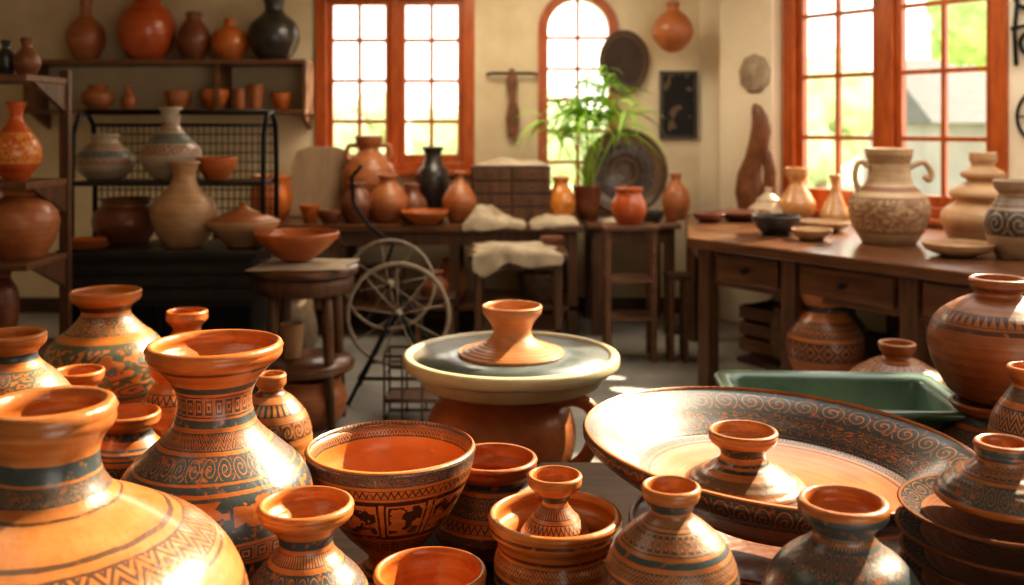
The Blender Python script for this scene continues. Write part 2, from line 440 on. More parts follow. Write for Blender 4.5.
# ------------------------------------------------------------------ furniture
def table(name,label,x0,x1,y0,y1,z,th=.05,mt=wood_d,lm=None,ap=.1,lw=.07,nl=2,shelf=None,cat='table'):
    cx,cy=(x0+x1)/2,(y0+y1)/2; lm=lm or wood_v
    r=empty(name,(cx,cy,0),label,cat); hx,hy=(x1-x0)/2,(y1-y0)/2
    MB().box(-hx,hx,-hy,hy,z-th,z).obj('table_top',mt,r,bevel=.008)
    for i in range(nl):
        lx=-hx+.04+(2*hx-.08-lw)*i/(nl-1)
        for ly in (-hy+.04,hy-.04-lw):
            MB().box(lx,lx+lw,ly,ly+lw,0,z-th).obj('leg',lm,r,bevel=.005)
    a=MB(); 
    a.box(-hx+.05,hx-.05,-hy+.05,-hy+.075,z-th-ap,z-th); a.box(-hx+.05,hx-.05,hy-.075,hy-.05,z-th-ap,z-th)
    a.box(-hx+.05,-hx+.075,-hy+.075,hy-.075,z-th-ap,z-th); a.box(hx-.075,hx-.05,-hy+.075,hy-.075,z-th-ap,z-th)
    a.obj('apron',lm,r)
    if shelf is not None: MB().box(-hx+.04,hx-.04,-hy+.04,hy-.04,shelf-.025,shelf).obj('lower_shelf',mt,r)
    return r
table('low_table','dark wooden low table crowded with painted pots',-1.75,.78,1.15,3.12,.45,nl=3,mt=wood_dd)
table('low_table','dark wooden low table carrying large plate and tub',.80,1.75,1.15,4.0,.45,mt=wood_dd)
table('bench','dark wooden bench under orange painted vases',-2.3,-.95,3.25,3.98,.55,mt=wood_dd)
table('work_bench','long brown wooden work bench along the wall',-2.15,.50,7.0,7.85,.80,mt=wood_m,nl=4,shelf=.22)
table('corner_table','brown wooden table in the corner under the plant',.53,1.2,7.08,7.9,.80,mt=wood_m,nl=2,th=.04)
table('side_table','small wooden table with linen cloth on it',-.28,.36,6.3,6.85,.68,th=.04,mt=wood_m,ap=.06,lw=.05,shelf=.2)
def stand(name,lab,x0,x1,y0,y1,z,shs,mt,lw):
    cx,cy=(x0+x1)/2,(y0+y1)/2; r=empty(name,(cx,cy,0),lab,'stand'); hx,hy=(x1-x0)/2,(y1-y0)/2
    MB().box(-hx,hx,-hy,hy,z-.03,z).obj('stand_top',mt,r,bevel=.005)
    for q in shs: MB().box(-hx+.02,hx-.02,-hy+.02,hy-.02,q-.02,q).obj('lower_shelf',mt,r)
    for a in (-1,1):
        for b in (-1,1): MB().box(a*(hx-.03)-lw/2,a*(hx-.03)+lw/2,b*(hy-.03)-lw/2,b*(hy-.03)+lw/2,0,z-.03).obj('leg',wood_l,r,bevel=.003)
stand('plant_stand','tall narrow open wooden stand with two lower shelves',.58,.93,6.3,6.6,.86,(.28,.52),wood_l,.035)
stand('plant_stand','short narrow wooden stand beside the work table',.98,1.13,6.3,6.5,.55,(.2,),wood_d,.03)
stand('low_stool','short dark wooden stool beside the side table',-.62,-.36,6.25,6.5,.42,(.14,),wood_d,.03)
rt=empty('work_table',(1.0,5.7,0),'long heavy brown wooden work table under the window','table',rot=math.atan2(D[1],D[0]))
TM=fr_mat((1.0,5.7,0),D); inv=TM.inverted()
poly=[(1.0,5.7),(2.69,3.34),(4.05,4.33),(1.895,7.30),(1.25,7.2)]
pl=[tuple((inv@Vector((a,b,0)))[:2]) for a,b in poly]
MB().prism(pl,.80,.86).obj('table_top',wood_m,rt,bevel=.01)
for s in (.04,.63,1.32,2.05,2.75): MB().box(s,s+.085,.04,.125,0,.80).obj('leg',wood_v,rt,bevel=.006)
for s in (.3,1.3,2.7): MB().box(s,s+.085,1.45,1.535,0,.80).obj('leg',wood_v,rt,bevel=.006)
MB().box(.125,2.75,.075,.10,.60,.80).obj('apron',wood_m,rt)
L2=inv@Vector((1.25,7.1,0))
MB().tube([(.08,.08,.72),(L2.x+.1,L2.y-.05,.72)],.05,4).obj('apron',wood_m,rt)
MB().box(L2.x+.08,L2.x+.16,L2.y-.1,L2.y-.02,0,.80).obj('leg',wood_v,rt)
for a,b in ((.17,.6),(.74,1.28),(1.43,2.01),(2.16,2.71)):
    d=MB().box(a,b,.05,.074,.635,.785).obj('drawer',wood_m,rt,bevel=.006)
    MB().lathe([(0,0),(.009,0),(.009,.012),(.017,.022),(.012,.032),(0,.034)],14).obj('knob',black_m,d,True).matrix_local=Matrix.Translation(((a+b)/2,.05,.71))@Matrix.Rotation(math.radians(90),4,'X')
MB().box(.1,2.75,.3,1.4,.13,.16).obj('lower_shelf',wood_d,rt)
def crate(x,y,w,d,h,rz,lab,z=0):
    r=empty('crate',(x,y,z),lab,'crate',rot=rz)
    m=MB()
    for k in range(3):
        zz=.01+k*(h/3); 
        m.box(-w/2,w/2,-d/2,-d/2+.015,zz,zz+h/3-.02); m.box(-w/2,w/2,d/2-.015,d/2,zz,zz+h/3-.02)
        m.box(-w/2,-w/2+.015,-d/2+.015,d/2-.015,zz,zz+h/3-.02); m.box(w/2-.015,w/2,-d/2+.015,d/2-.015,zz,zz+h/3-.02)
    m.obj('slat',wood_l,r); m=MB()
    for a in (-1,1):
        for b in (-1,1): m.box(a*(w/2-.03)-.012,a*(w/2-.03)+.012,b*(d/2-.027)-.012,b*(d/2-.027)+.012,0,h)
    m.box(-w/2+.015,w/2-.015,-d/2+.015,d/2-.015,0,.012)
    m.obj('corner_post',wood_v,r)
crate(1.55,5.90,.30,.28,.28,-.95,'slatted wooden crate under the work table',.16)
crate(2.55,4.6,.4,.34,.32,-.95,'slatted wooden crate under the work table',.16)
ws=empty('mounted_shelf',(-2.63,7.99,0),'brown wooden shelf fixed on the wall holding pots','shelf')
x0,x1=-1.10,1.06
MB().box(x0,x1,-.38,-.0,1.965,2.0).obj('shelf_board',wood_l,ws,bevel=.004)
MB().box(x0,x1,-.38,-.0,1.585,1.62).obj('shelf_board',wood_l,ws,bevel=.004)
for x in (x0,.36,x1-.03): MB().box(x,x+.03,-.36,-.0,1.62,1.965).obj('shelf_upright',wood_l,ws)
for x in (x0+.02,x1-.06): MB().prism([(0,0),(.30,0),(0,-.12)],x,x+.03,Matrix(((0,0,1,0),(-1,0,0,0),(0,1,0,1.585),(0,0,0,1)))).obj('bracket',wood_l,ws)
su=empty('shelving_unit',(-2.4,4.5,0),'tall brown wooden shelving unit stacked with pots','shelf')
for x in (-.34,.27): MB().box(x,x+.045,.20,.245,0,1.76).obj('post',wood_v,su,bevel=.004)
for z in (1.72,1.25,.90,.50,.15): 
    MB().box(-.33,.31,-.195,.198,z-.03,z).obj('shelf_board',wood_l,su,bevel=.004)
for z in (1.72,1.25,.90,.50):
    MB().prism([(.198,0),(-.12,0),(.198,-.13)],.285,.305,Matrix(((0,0,1,0),(1,0,0,0),(0,1,0,z-.03),(0,0,0,1)))).obj('bracket',wood_v,su)
bs=empty('metal_stand',(-1.755,5.17,0),'black metal stand with cabinet base and raised shelf','cabinet')
MB().box(-.50,.50,-.24,.26,.84,.88).obj('counter_top',cab_m,bs,bevel=.008)
MB().box(-.46,.46,-.18,.22,.12,.84).obj('cabinet_body',cab_m,bs,bevel=.006)
for i in range(2):
    d=MB().box(-.45+.46*i,-.01+.46*i,-.20,-.181,.16,.60).obj('door',black_m,bs,bevel=.005)
    MB().tube([(-.06+.14*i,-.2,.33),(-.06+.14*i,-.225,.34),(-.06+.14*i,-.225,.42),(-.06+.14*i,-.2,.43)],.006,8).obj('door_handle',black_m,d,True)
for i in range(3):
    MB().box(-.45,.45,-.20,-.181,.63+.066*i,.68+.066*i).obj('drawer',cab_m,bs,bevel=.004)
for a in (-.45,.41):
    for b in (-.17,.17): MB().box(a,a+.04,b,b+.04,0,.12).obj('leg',black_m,bs)
MB().box(-.50,.47,-.03,.25,1.185,1.21).obj('shelf_board',cab_m,bs,bevel=.004)
for x in (-.5,.48):
    pts=[(x,-.05,.88),(x,-.05,1.18),(x,-.03,1.45),(x,.04,1.55),(x,.14,1.57),(x,.22,1.5),(x,.24,1.3),(x,.24,.88)]
    MB().tube(pts,.014,8).obj('side_rail',black_m,bs,True)
m=MB(); m.tube([(-.5,.1,1.567),(.48,.1,1.567)],.013,8)
for k in range(1,30): m.tube([(-.5+.98*k/30,.245,.9),(-.5+.98*k/30,.245,1.5)],.0035,5)
for k in range(1,12): m.tube([(-.5,.245,.9+.05*k),(.48,.245,.9+.05*k)],.0035,5)
m.tube([(-.5,.24,1.5),(.48,.24,1.5)],.009,8)
m.obj('back_grille',black_m,bs,True)
rs=empty('round_stool',(-1.03,5.0,0),'round brown wooden stool with lower shelf','stool')
MB().lathe([(0,.755),(.24,.755),(.262,.765),(.265,.79),(.255,.80),(0,.80)],48).obj('seat',wood_m,rs,True)
for k in range(4):
    a=math.pi/4+k*math.pi/2; c,s=math.cos(a),math.sin(a)
    MB().tube([(c*.18,s*.18,.757),(c*.19,s*.19,.5),(c*.2,s*.2,.33),(c*.22,s*.22,0)],[.022,.030,.024,.018],10).obj('leg',wood_v,rs,True)
MB().lathe([(0,.27),(.2,.27),(.235,.285),(.24,.32),(.225,.335),(0,.335)],48).obj('lower_shelf',wood_m,rs,True)
MB().lathe([(.17,.67),(.235,.67),(.24,.755),(.17,.755),(.17,.67)],48).obj('apron',wood_v,rs,True)
sw=empty('spinning_wheel',(-.62,5.5,0),'old thin spoked wheels on dark iron frame','wheel')
def spoked(R,cx,cy,cz,mat,rr=.016,ns=10,sr=.0045):
    m=MB(); m.tube([(cx+R*math.cos(2*math.pi*k/48),cy,cz+R*math.sin(2*math.pi*k/48)) for k in range(48)],rr,8,closed=True)
    for k in range(ns):
        a=2*math.pi*k/ns+.2; m.tube([(cx,cy,cz),(cx+(R-.01)*math.cos(a),cy,cz+(R-.01)*math.sin(a))],sr,6)
    m.tube([(cx,cy-.04,cz),(cx,cy+.04,cz)],.024,14)
    return m.obj('wheel',mat,sw,True)
wl=mottled('greyed_wheel_wood',(.26,.20,.14),(.42,.34,.25),5,.5)
wk=mottled('dark_wheel_wood',(.04,.023,.014),(.09,.052,.03),5,.5)
spoked(.275,.0,-.06,.47,wl,.0125,9); spoked(.25,-.07,.14,.60,wl,.009,8,.0035)
m=MB()
for y in (-.14,.24):
    m.tube([(-.26,y,0),(-.02,y,.48)],.011,8); m.tube([(.26,y,0),(.03,y,.48)],.011,8); m.tube([(-.2,y,.14),(.2,y,.14)],.010,8)
m.tube([(-.2,-.14,.14),(-.2,.24,.14)],.010,8); m.tube([(.2,-.14,.14),(.2,.24,.14)],.010,8)
m.tube([(.0,-.15,.47),(.0,.25,.47)],.013,8); m.tube([(-.07,.05,.60),(-.07,.25,.60)],.012,8)
m.tube([(-.02,.24,.46),(-.07,.24,.60),(-.10,.24,.70),(-.06,.24,.82),(-.2,.24,.92),(-.29,.24,1.05),(-.30,.24,1.2),(-.24,.24,1.27)],.011,8)
m.obj('iron_frame',black_m,sw,True)
wc=empty('wire_crate',(-.50,5.12,0),'small dark wire crate standing in front of wheel','crate')
m=MB(); hx,hy,hz=.14,.11,.34
for z in (.01,.12,.23,hz): m.tube([(-hx,-hy,z),(hx,-hy,z),(hx,hy,z),(-hx,hy,z)],.007,6,closed=True)
for x in (-hx,-.05,.05,hx):
    for y in (-hy,hy): m.tube([(x,y,0),(x,y,hz)],.006,6)
m.obj('wire_frame',wk,wc,True)
MB().box(-hx+.005,hx-.005,-hy+.005,hy-.005,.105,.12).obj('tray',wood_v,wc)
db=empty('drawer_box',(.0,7.35,.80),'small dark wooden drawer box on the bench','cabinet')
MB().box(-.30,.28,-.12,.16,0,.40).obj('box_body',wood_d,db,bevel=.006)
for i in range(2):
    for j in range(4):
        d=MB().box(-.28+.285*i,-.01+.285*i,-.135,-.121,.02+.094*j,.10+.094*j).obj('drawer',wood_v,db,bevel=.003)
        MB().tube([(-.145+.285*i,-.135,.06+.094*j),(-.145+.285*i,-.152,.06+.094*j)],.008,8).obj('knob',black_m,d)
bo=MB().prism([(-.23,0),(.23,0),(.235,.4),(.2,.51),(.1,.545),(-.1,.545),(-.2,.51),(-.235,.4)],0,.025,Matrix.Rotation(math.radians(90),4,'X')).obj('wooden_board',board_m,bevel=.006)
bo.location=(-1.46,7.62,.80); bo.rotation_euler=(math.radians(-14),0,0); tag(bo,'pale rounded wooden board leaning on the wall','board')
def cloth(name,lab,x,y,z,w,d,hh,seed,rz=0,drop=None):
    m=MB(); nx,ny=100,80
    for j in range(ny+1):
        for i in range(nx+1):
            u=i/nx-.5; v=j/ny-.5
            e=max(0,1-(2*abs(u))**4)*max(0,1-(2*abs(v))**4)
            wx=noise.noise(Vector((u*w*4,v*d*4,seed)))*.8; wy=noise.noise(Vector((u*w*4,v*d*4,seed+9)))*.8
            p=Vector((u*w*5+wx,v*d*5+wy,seed))
            r1=(1-abs(noise.noise(p*.7)))**4; r2=(1-abs(noise.noise(p*1.5+Vector((3,1,0)))))**4
            blob=max(0,.35+.8*noise.noise(Vector((u*w*4,v*d*4,seed+5))))
            zz=.003+hh*e*(blob*.6+r1*.35+r2*.16)
            edge=1+.18*noise.noise(Vector((v*4,u*4,seed)))
            xx=u*w*edge; yy=v*d*edge
            if drop and yy<-drop:
                ov=(-drop-yy)*(.75-.9*u+.4*noise.noise(Vector((u*3,seed,1)))); zz=min(zz,.03)*.2-ov; yy=-drop-.008-.010*(1+math.sin(u*w*34+4*noise.noise(Vector((u*3,v*2,seed)))))*min(1,ov*8)
            m.v.append((xx,yy,zz))
    for j in range(ny):
        for i in range(nx): 
            a=j*(nx+1)+i; m.f.append((a,a+1,a+nx+2,a+nx+1))
    o=m.obj(name,cloth_m,None,True); o.location=(x,y,z); o.rotation_euler[2]=rz
    s=o.modifiers.new('thick','SOLIDIFY'); s.thickness=.002; s.offset=1
    tag(o,lab,'cloth'); return o
cloth('linen_cloth','loose cream linen cloth draped on side table',.02,6.53,.682,.54,.66,.07,1.3,drop=.235)
cloth('linen_cloth','crumpled cream linen cloth heaped on the bench',-.12,7.10,.802,.42,.30,.16,4.1,drop=.105)
cloth('linen_cloth','crumpled pale cloth on top of the drawer box',0,7.37,1.202,.5,.26,.08,6.1)
cloth('linen_cloth','bunched pale linen cloth on bench beside vase',.30,7.14,.802,.34,.34,.10,8.1,drop=.14)
cloth('linen_cloth','crumpled pale linen cloth on corner table edge',.78,7.2,.802,.26,.2,.05,11.1)
cloth('linen_cloth','folded pale linen cloth on round stool',-1.03,4.97,.802,.46,.4,.012,2.2)
pot('small_bowl','small brown bowl set on side table cloth',552,[(12,238),(11,242),(6,250)],TCB,zs=.72,Y=6.5,segs=32,cat='bowl')
pot('small_bowl','terracotta bowl on side table shelf',506,[(14,300),(13,306),(8,318)],TC,zs=.20,Y=6.55,segs=32,cat='bowl')
pot('small_pot','brown pot on low dark stool',435,[(9,272),(8,276),(14,285),(13,296),(8,302)],TCB,zs=.42,Y=6.37,segs=32,cat='pot')
# ------------------------------------------------------------------ potter's wheel
pw=empty('potters_wheel',(-.003,3.5,0),'potters wheel with pale cream pan and clay pedestal','pottery wheel')
MB().lathe([(0,.658),(.345,.658),(.366,.660),(.376,.667),(.379,.677),(.379,.694),(.375,.702),(.366,.706),(.352,.706),(.346,.701),(.344,.692),(.30,.690),(0,.690)],80).obj('splash_pan',cream_m,pw,True)
MB().lathe([(0,.6905),(.342,.6905),(.342,.697),(.18,.699),(0,.699)],72).obj('pan_surface',slurry_m,pw,True)
MB().lathe([(0,.699),(.185,.699),(.187,.706),(.184,.710),(0,.710)],96).obj('wheel_head',clay_s,pw,False)
MB().lathe([(0,.603),(.29,.603),(.312,.607),(.318,.616),(.318,.642),(.312,.652),(.29,.657),(0,.657)],64).obj('under_disc',disc_m,pw,True)
pp=cr([(.15,0),(.16,.05),(.19,.2),(.24,.32),(.262,.42),(.24,.51),(.18,.565),(.18,.603)])
MB().lathe([(0,0)]+pp+[(0,.603)],64,c=(-.035,0)).obj('pedestal',TC,pw,True)
MB().tube([(a-10,-.09,b) for a,b in cr([(10+.12,.545),(10+.21,.565),(10+.272,.535),(10+.285,.455),(10+.255,.37),(10+.19,.32)])],.024,10).obj('handle',TC,pw,True)
pot('clay_vase','wet clay flared vase on the potters wheel',512,[(30,308),(29,313),(22,322),(19,331),(22,338),(30,343),(40,346.5),(49,350),(50,352)],clay_m,zs=.7105,Y=3.5)
# ------------------------------------------------------------------ foreground pots
DB=(.09,.045,.025)
pot('large_vase','large burnished orange vase with one carved shoulder band',48,[(64,414),(64,424),(55,436),(49,450),(50,468),(56,483),(70,498),(112,520),(160,550),(188,590),(196,635),(180,700),(125,765),(100,790)],zs=.45,th=.022,
  dec=dict(c1=(.35,.115,.028),c2=(.48,.195,.06),rough=.3,coat=.4,bands=[(464,480,'sol',1,BLU),(483,499,'dgl',26,BLU),(507,509,'sol',1,DB),(530,533,'sol',1,DB),(538,560,'zz2',30,(.08,.04,.025)),(564,567,'sol',1,DB),(600,635,'gly',10,(.15,.07,.035))]))
pot('tall_vase','tall orange vase with flared rim and dark figurative bands',215,[(66,349),(65,356),(54,366),(42,380),(36,396),(38,412),(45,428),(66,448),(88,470),(97,498),(92,535),(72,580),(50,620)],zs=.45,th=.016,
  dec=dict(bands=[(368,371,'sol',1,BRN),(385,391,'sol',1,BLU),(394,414,'key',20,BLU),(416,423,'sol',1,BLU),(427,441,'zz2',34,BLU),(444,462,'dds',24,BLU),(464,469,'sol',1,BLU),(472,512,'fig',12,BLU),(515,530,'key',32,BLU),(533,548,'tri',40,BLU),(551,595,'dgl',14,BLU)],c1=(.38,.105,.02),c2=(.54,.185,.042)))
pot('footed_bowl','wide orange footed bowl with dark geometric panels',391,[(84,450),(83,458),(79,472),(70,492),(58,512),(44,530),(28,546),(22,555),(27,563),(38,570),(42,575)],zs=.45,th=.014,cat='bowl',
  inner_px=[(82,449),(79,454),(75,472),(66,491),(54,509),(38,524),(20,533),(5,535)],
  dec=dict(inner=(.58,.20,.045),bands=[(452,464,'dgl',40,BLU),(467,475,'zig',64,(.04,.025,.02)),(478,520,'pan',8,(.06,.022,.015)),(523,538,'key',26,(.06,.022,.015)),(560,573,'lin',3),(3.915,3.965,'zz2',50,BLU)],c1=(.42,.115,.022),c2=(.55,.19,.042)))  # inner colour lightened to make up for little light reaching inside
pot('small_vase','small glossy orange vase with flared neck',306,[(47,508),(46,515),(34,525),(27,536),(28,548),(40,562),(58,582),(66,608),(60,645),(40,680)],zs=.45,th=.013,
  dec=dict(bands=[(536,546,'sol',1,BLU),(550,560,'tik',56,BLU),(564,588,'dds',20,BLU),(592,598,'sol',1)],c1=(.42,.12,.024),c2=(.56,.205,.05)))
pot('bowl','plain orange bowl with thick rim',430,[(56,575),(55,585),(46,620),(34,650),(28,660)],zs=.45,cat='bowl',th=.013,dec=dict(bands=[(590,600,'zig',30)],c1=OR,c2=OR2))
pot('wide_mouth_jar','wide mouthed orange jar with dark scroll band',493,[(44,461),(43,468),(38,478),(46,490),(58,508),(61,522),(54,536),(40,545)],zs=.45,cat='jar',th=.013,
  dec=dict(bands=[(476,484,'sol',1,BLU),(487,503,'dds',24,BLU),(506,514,'zig',46),(517,533,'dgl',18,BLU)],c1=(.36,.09,.017),c2=(.48,.15,.03)))
pot('deep_bowl','deep orange bowl with engraved lines holding small vase',555,[(66,519),(66,527),(60,534),(57,545),(61,560),(60,590),(50,630),(40,650)],zs=.45,cat='bowl',th=.015,
  dec=dict(bands=[(528,531,'sol',1,BRN),(546,549,'sol',1,BRN),(552,566,'zz2',42,DB),(570,576,'sol',1,BLU),(579,602,'dgl',14,BLU)],c1=(.44,.14,.03),c2=(.58,.225,.055)))
pot('small_vase','small orange vase standing inside deep bowl',555,[(27,478),(26,485),(17,493),(13,501),(17,509),(27,520),(35,534),(37,550),(33,580),(26,636)],zs=.466,Y=2.0,th=.009,
  dec=dict(bands=[(496,503,'sol',1,BLU),(507,517,'tik',36,BLU),(520,529,'zig',30)],c1=(.40,.12,.025),c2=(.54,.2,.05)))
pot('round_jar','round orange jar with dark striped shoulder',671,[(29,490),(28,497),(22,506),(22,514),(38,526),(56,544),(66,568),(68,600),(60,670),(40,743)],zs=.45,cat='jar',th=.01,
  dec=dict(bands=[(503,513,'sol',1,BLU),(516,524,'tik',52,BLU),(526,542,'key',30,BLU),(545,550,'sol',1,BLU),(554,566,'zz2',34,BLU),(569,606,'dds',14,BLU)],c1=(.36,.11,.025),c2=(.5,.19,.05)))
pot('round_jar','round dark grey teal and orange jar with scrolled shoulder',843,[(44,507),(43,514),(33,524),(30,534),(40,545),(62,562),(78,590),(82,630),(72,710),(50,781)],zs=.45,cat='jar',th=.014,
  dec=dict(bands=[(516,537,'sol',1,BLU),(538,547,'!zig',46,BLU),(547,567,'dds',24,BLU),(567,575,'sol',1,BLU),(575,625,'dgl',12,BLU)],c1=(.34,.10,.022),c2=(.46,.16,.04)))
PINK=(.030,.050,.056)
pot('serving_bowl','wide dark patterned bowl supporting large plate',780,[(150,524),(148,530),(120,552),(80,574),(70,581)],zs=.45,cat='bowl',Y=2.3,
  dec=dict(bands=[(528,545,'dds',40),(548,560,'zz2',40)],c1=(.16,.055,.02),c2=(.26,.09,.03)))
pot('large_plate','huge shallow plate with dark scroll patterned rim',774,[(194,443),(193,449),(178,462),(140,486),(100,502),(92,510)],cat='plate',Y=2.3,th=.014,segs=128,tilt=(0,math.radians(3.2),0),
  inner_px=[(191,440),(187,442),(174,449),(152,466),(140,476),(134,479),(100,488),(60,494),(20,496)],
  dec=dict(fine=1,wob=.2,rings=60,bstr=.14,bands=[(445,470,'dds',70,PINK),(3.955,3.978,'sol',1,PINK),(3.84,3.955,'dds',36,PINK),(3.73,3.84,'dgl',30,PINK),(3.665,3.73,'dds',56,PINK),(3.635,3.65,'sol',1,BRN)],c1=(.36,.105,.022),c2=(.48,.165,.04),ink=PINK,rough=.34,coat=.35))
pot('squat_jar','squat tan jar with ringed neck standing in large plate',743,[(34,434),(33,440),(25,447),(22,454),(26,461),(40,469),(56,479),(65,489),(62,495),(54,499)],zs=.646,Y=2.33,cat='jar',th=.012,
  dec=dict(bands=[(446,456,'sol',1,BLU),(459,467,'lin',2,BLU),(471,478,'sol',1,(.16,.09,.045)),(484,487,'sol',1,BRN)],c1=(.40,.145,.045),c2=(.52,.22,.075),rough=.3,coat=.35))
pm=pottery('patterned_plate_clay',(.13,.042,.015),(.24,.088,.032),[(3.76,3.96,'dds',18,(.02,.022,.022)),(.35,.8,'zz2',40,(.03,.025,.022))],rough=.8,coat=0)
pmb=pm.node_tree.nodes['Principled BSDF']; pmb.inputs['Specular IOR Level'].default_value=.08
for l in list(pm.node_tree.links):
    if l.to_socket==pmb.inputs['Roughness']: pm.node_tree.links.remove(l)
pmb.inputs['Roughness'].default_value=.8
for i in range(10):
    z=.45+i*.0403; R=.165+.004*((i*7)%3)
    out=[(R*.45,0),(R*.5,.004),(R*.8,.018),(R*.98,.034),(R,.038),(R-.004,.040)]
    inn=[(R-.01,.037),(R*.8,.0245),(R*.5,.010),(R*.2,.008)]
    o=lathe_obj('plate',out,inn,pm,64); o.location=(.835+.004*((i*5)%3-1),1.70,z); link(o)
    tag(o,'brown terracotta plate with dark patterned rim in stack','plate','stacked brown plates')
pot('squat_jar','squat dark banded jar on top of plate stack',1003,[(27,447),(26,454),(24,460),(34,468),(52,480),(64,493),(62,500),(50,504)],zs=.856,Y=1.7,cat='jar',
  dec=dict(bands=[(451,461,'sol',1,BLU),(463,475,'key',28,BLU),(477,493,'dds',24,BLU)],c1=(.32,.09,.02),c2=(.45,.155,.036)))
pot('tall_jar','slender orange jar standing beside plates',1031,[(22,370),(21,376),(17,384),(24,396),(35,415),(40,440),(38,480),(28,529)],zs=.45,cat='jar',dec=dict(bands=[(390,402,'dgl',16,BLU),(408,430,'zz2',18,BLU)],c1=OR,c2=OR2))
pot('ringed_jar','banded brown jar used as pedestal for big jar',990,[(37,404),(34,409),(27,415),(33,424),(46,436),(48,452),(40,475)],zs=.45,Y=3.0,cat='jar',dec=dict(bands=[(416,424,'sol',1,BLU),(428,442,'dds',20,BLU)],c1=(.30,.09,.024),c2=(.42,.145,.04)))
pot('large_jar','large round brown terracotta jar with engraved band',998,[(27,282),(26,288),(22,294),(38,302),(57,316),(66,336),(63,360),(48,388),(36,402)],Y=3.0,zs=.683,cat='jar',th=.014,
  dec=dict(bands=[(290,294,'sol',1,BRN),(312,322,'tri',40,(.08,.03,.016)),(324,328,'sol',1,(.08,.03,.016))],c1=(.24,.078,.025),c2=(.38,.14,.048),rough=.42,coat=.2))
pot('small_jar','squat orange jar with narrow neck near tub',897,[(18,345),(17,350),(14,356),(26,362),(43,373),(47,384),(40,398),(30,405)],zs=.45,cat='jar',dec=dict(bands=[(362,372,'zig',24),(376,388,'spi',18)],c1=(.34,.11,.028),c2=(.47,.18,.052)))
tb=MB(); 
def rr(hx,hy,r,z,n=6):
    P=[]
    for cx,cy,a0 in ((hx-r,hy-r,0),(-hx+r,hy-r,90),(-hx+r,-hy+r,180),(hx-r,-hy+r,270)):
        for k in range(n+1):
            a=math.radians(a0+90*k/n); P.append((cx+r*math.cos(a),cy+r*math.sin(a),z))
    return P
loops=[rr(.29,.17,.05,0),rr(.33,.21,.06,.15),rr(.37,.25,.07,.165),rr(.375,.255,.07,.178),rr(.37,.25,.07,.187),rr(.325,.205,.06,.182),rr(.315,.195,.055,.165),rr(.275,.155,.05,.015)]
n=len(loops[0])
for l in loops: tb.v+=l
for a in range(len(loops)-1):
    for j in range(n): tb.f.append((a*n+j,a*n+(j+1)%n,(a+1)*n+(j+1)%n,(a+1)*n+j))
tb.f.append(tuple(reversed(range(n)))); tb.f.append(tuple((len(loops)-1)*n+j for j in range(n)))
o=tb.obj('wash_tub',tubm,None,True); o.location=(1.06,3.26,.45); o.rotation_euler[2]=math.radians(-4); tag(o,'green enamel rectangular tub on low table','tub')
GRN=(.08,.10,.07)
pot('painted_vase','orange vase with green scroll painting on bench',106,[(34,293),(33,299),(25,306),(24,314),(34,326),(52,342),(60,362),(56,386),(42,404)],zs=.55,
  dec=dict(bands=[(306,312,'sol',1,BRN),(316,332,'gly',8,GRN),(338,390,'gly',6,GRN)],c1=(.46,.14,.024),c2=(.60,.21,.043)))
pot('small_vase','orange narrow necked vase on bench',187,[(20,313),(20,319),(14,327),(16,334),(27,344),(31,358),(26,374),(20,382)],zs=.55,dec=dict(bands=[(338,342,'sol',1,BRN),(346,360,'spi',14,(.1,.06,.04))],c1=OR,c2=OR2))
pot('small_vase','orange vase with dark shoulder behind tall vase',172,[(22,366),(21,373),(16,381),(24,392),(34,410),(36,430),(26,475)],zs=.45,Y=3.0,dec=dict(bands=[(392,402,'zig',20)],c1=OR,c2=OR2))
pot('small_jar','small terracotta jar with dark neck rings',78,[(25,373),(24,379),(18,387),(22,394),(32,408),(37,428),(26,472)],zs=.45,cat='jar',dec=dict(bands=[(390,394,'sol',1),(398,412,'tri',24)],c1=OR,c2=OR2))
pot('small_jar','orange jar with black ringed shoulder and wide mouth',128,[(31,415),(30,422),(23,430),(27,438),(37,450),(39,468),(34,485),(26,500)],zs=.45,cat='jar',dec=dict(bands=[(430,438,'sol',1,BLU),(442,454,'lin',3,BLU),(458,476,'dds',16,BLU)],c1=(.38,.11,.021),c2=(.51,.175,.04)))
pot('round_jar','round orange jar with green painted body',12,[(32,337),(31,344),(24,352),(27,362),(44,378),(59,402),(62,440),(50,495),(36,529)],zs=.45,cat='jar',th=.013,dec=dict(bands=[(356,363,'sol',1,BLU),(370,394,'gly',9,GRN),(398,404,'sol',1,BLU)],c1=OR,c2=OR2))
pot('round_jar','round orange jar with ringed shoulder',271,[(15,377),(15,383),(12,390),(24,400),(36,416),(41,438),(38,460),(26,486)],zs=.45,cat='jar',dec=dict(bands=[(392,397,'sol',1,BRN),(402,412,'tik',26),(418,434,'spi',16,(.1,.05,.03))],c1=(.40,.13,.032),c2=(.53,.21,.057)))
# ------------------------------------------------------------------ shelves
pot('painted_vase','red orange painted vase with narrow neck on shelf',16,[(10,104),(7,112),(7,120),(14,131),(23,146),(23,162),(15,174),(10,181)],zs=1.25,
   dec=dict(bands=[(134,164,'gly',6,(.70,.30,.06))],c1=(.50,.08,.013),c2=(.62,.14,.022)))
pot('round_pot','brown round terracotta pot on shelving unit',22,[(20,184),(20,190),(17,195),(28,205),(35,220),(31,240),(20,258)],TC,zs=.90)
pot('round_pot','small brown pot on lower shelf',2,[(9,272),(8,278),(14,290),(16,310),(13,330),(9,347)],TCB,zs=.5)
pot('small_vase','dark small vase on top of shelving unit',6,[(5,42),(4,48),(9,56),(9,66),(6,76)],TCD,zs=1.72,Y=4.5)
pot('small_vase','brown small vase on top of shelving unit',27,[(6,40),(5,47),(11,55),(13,64),(8,76)],TCB,zs=1.72,Y=4.5)
G='pots on the mounted shelf'
zt=2.0; 
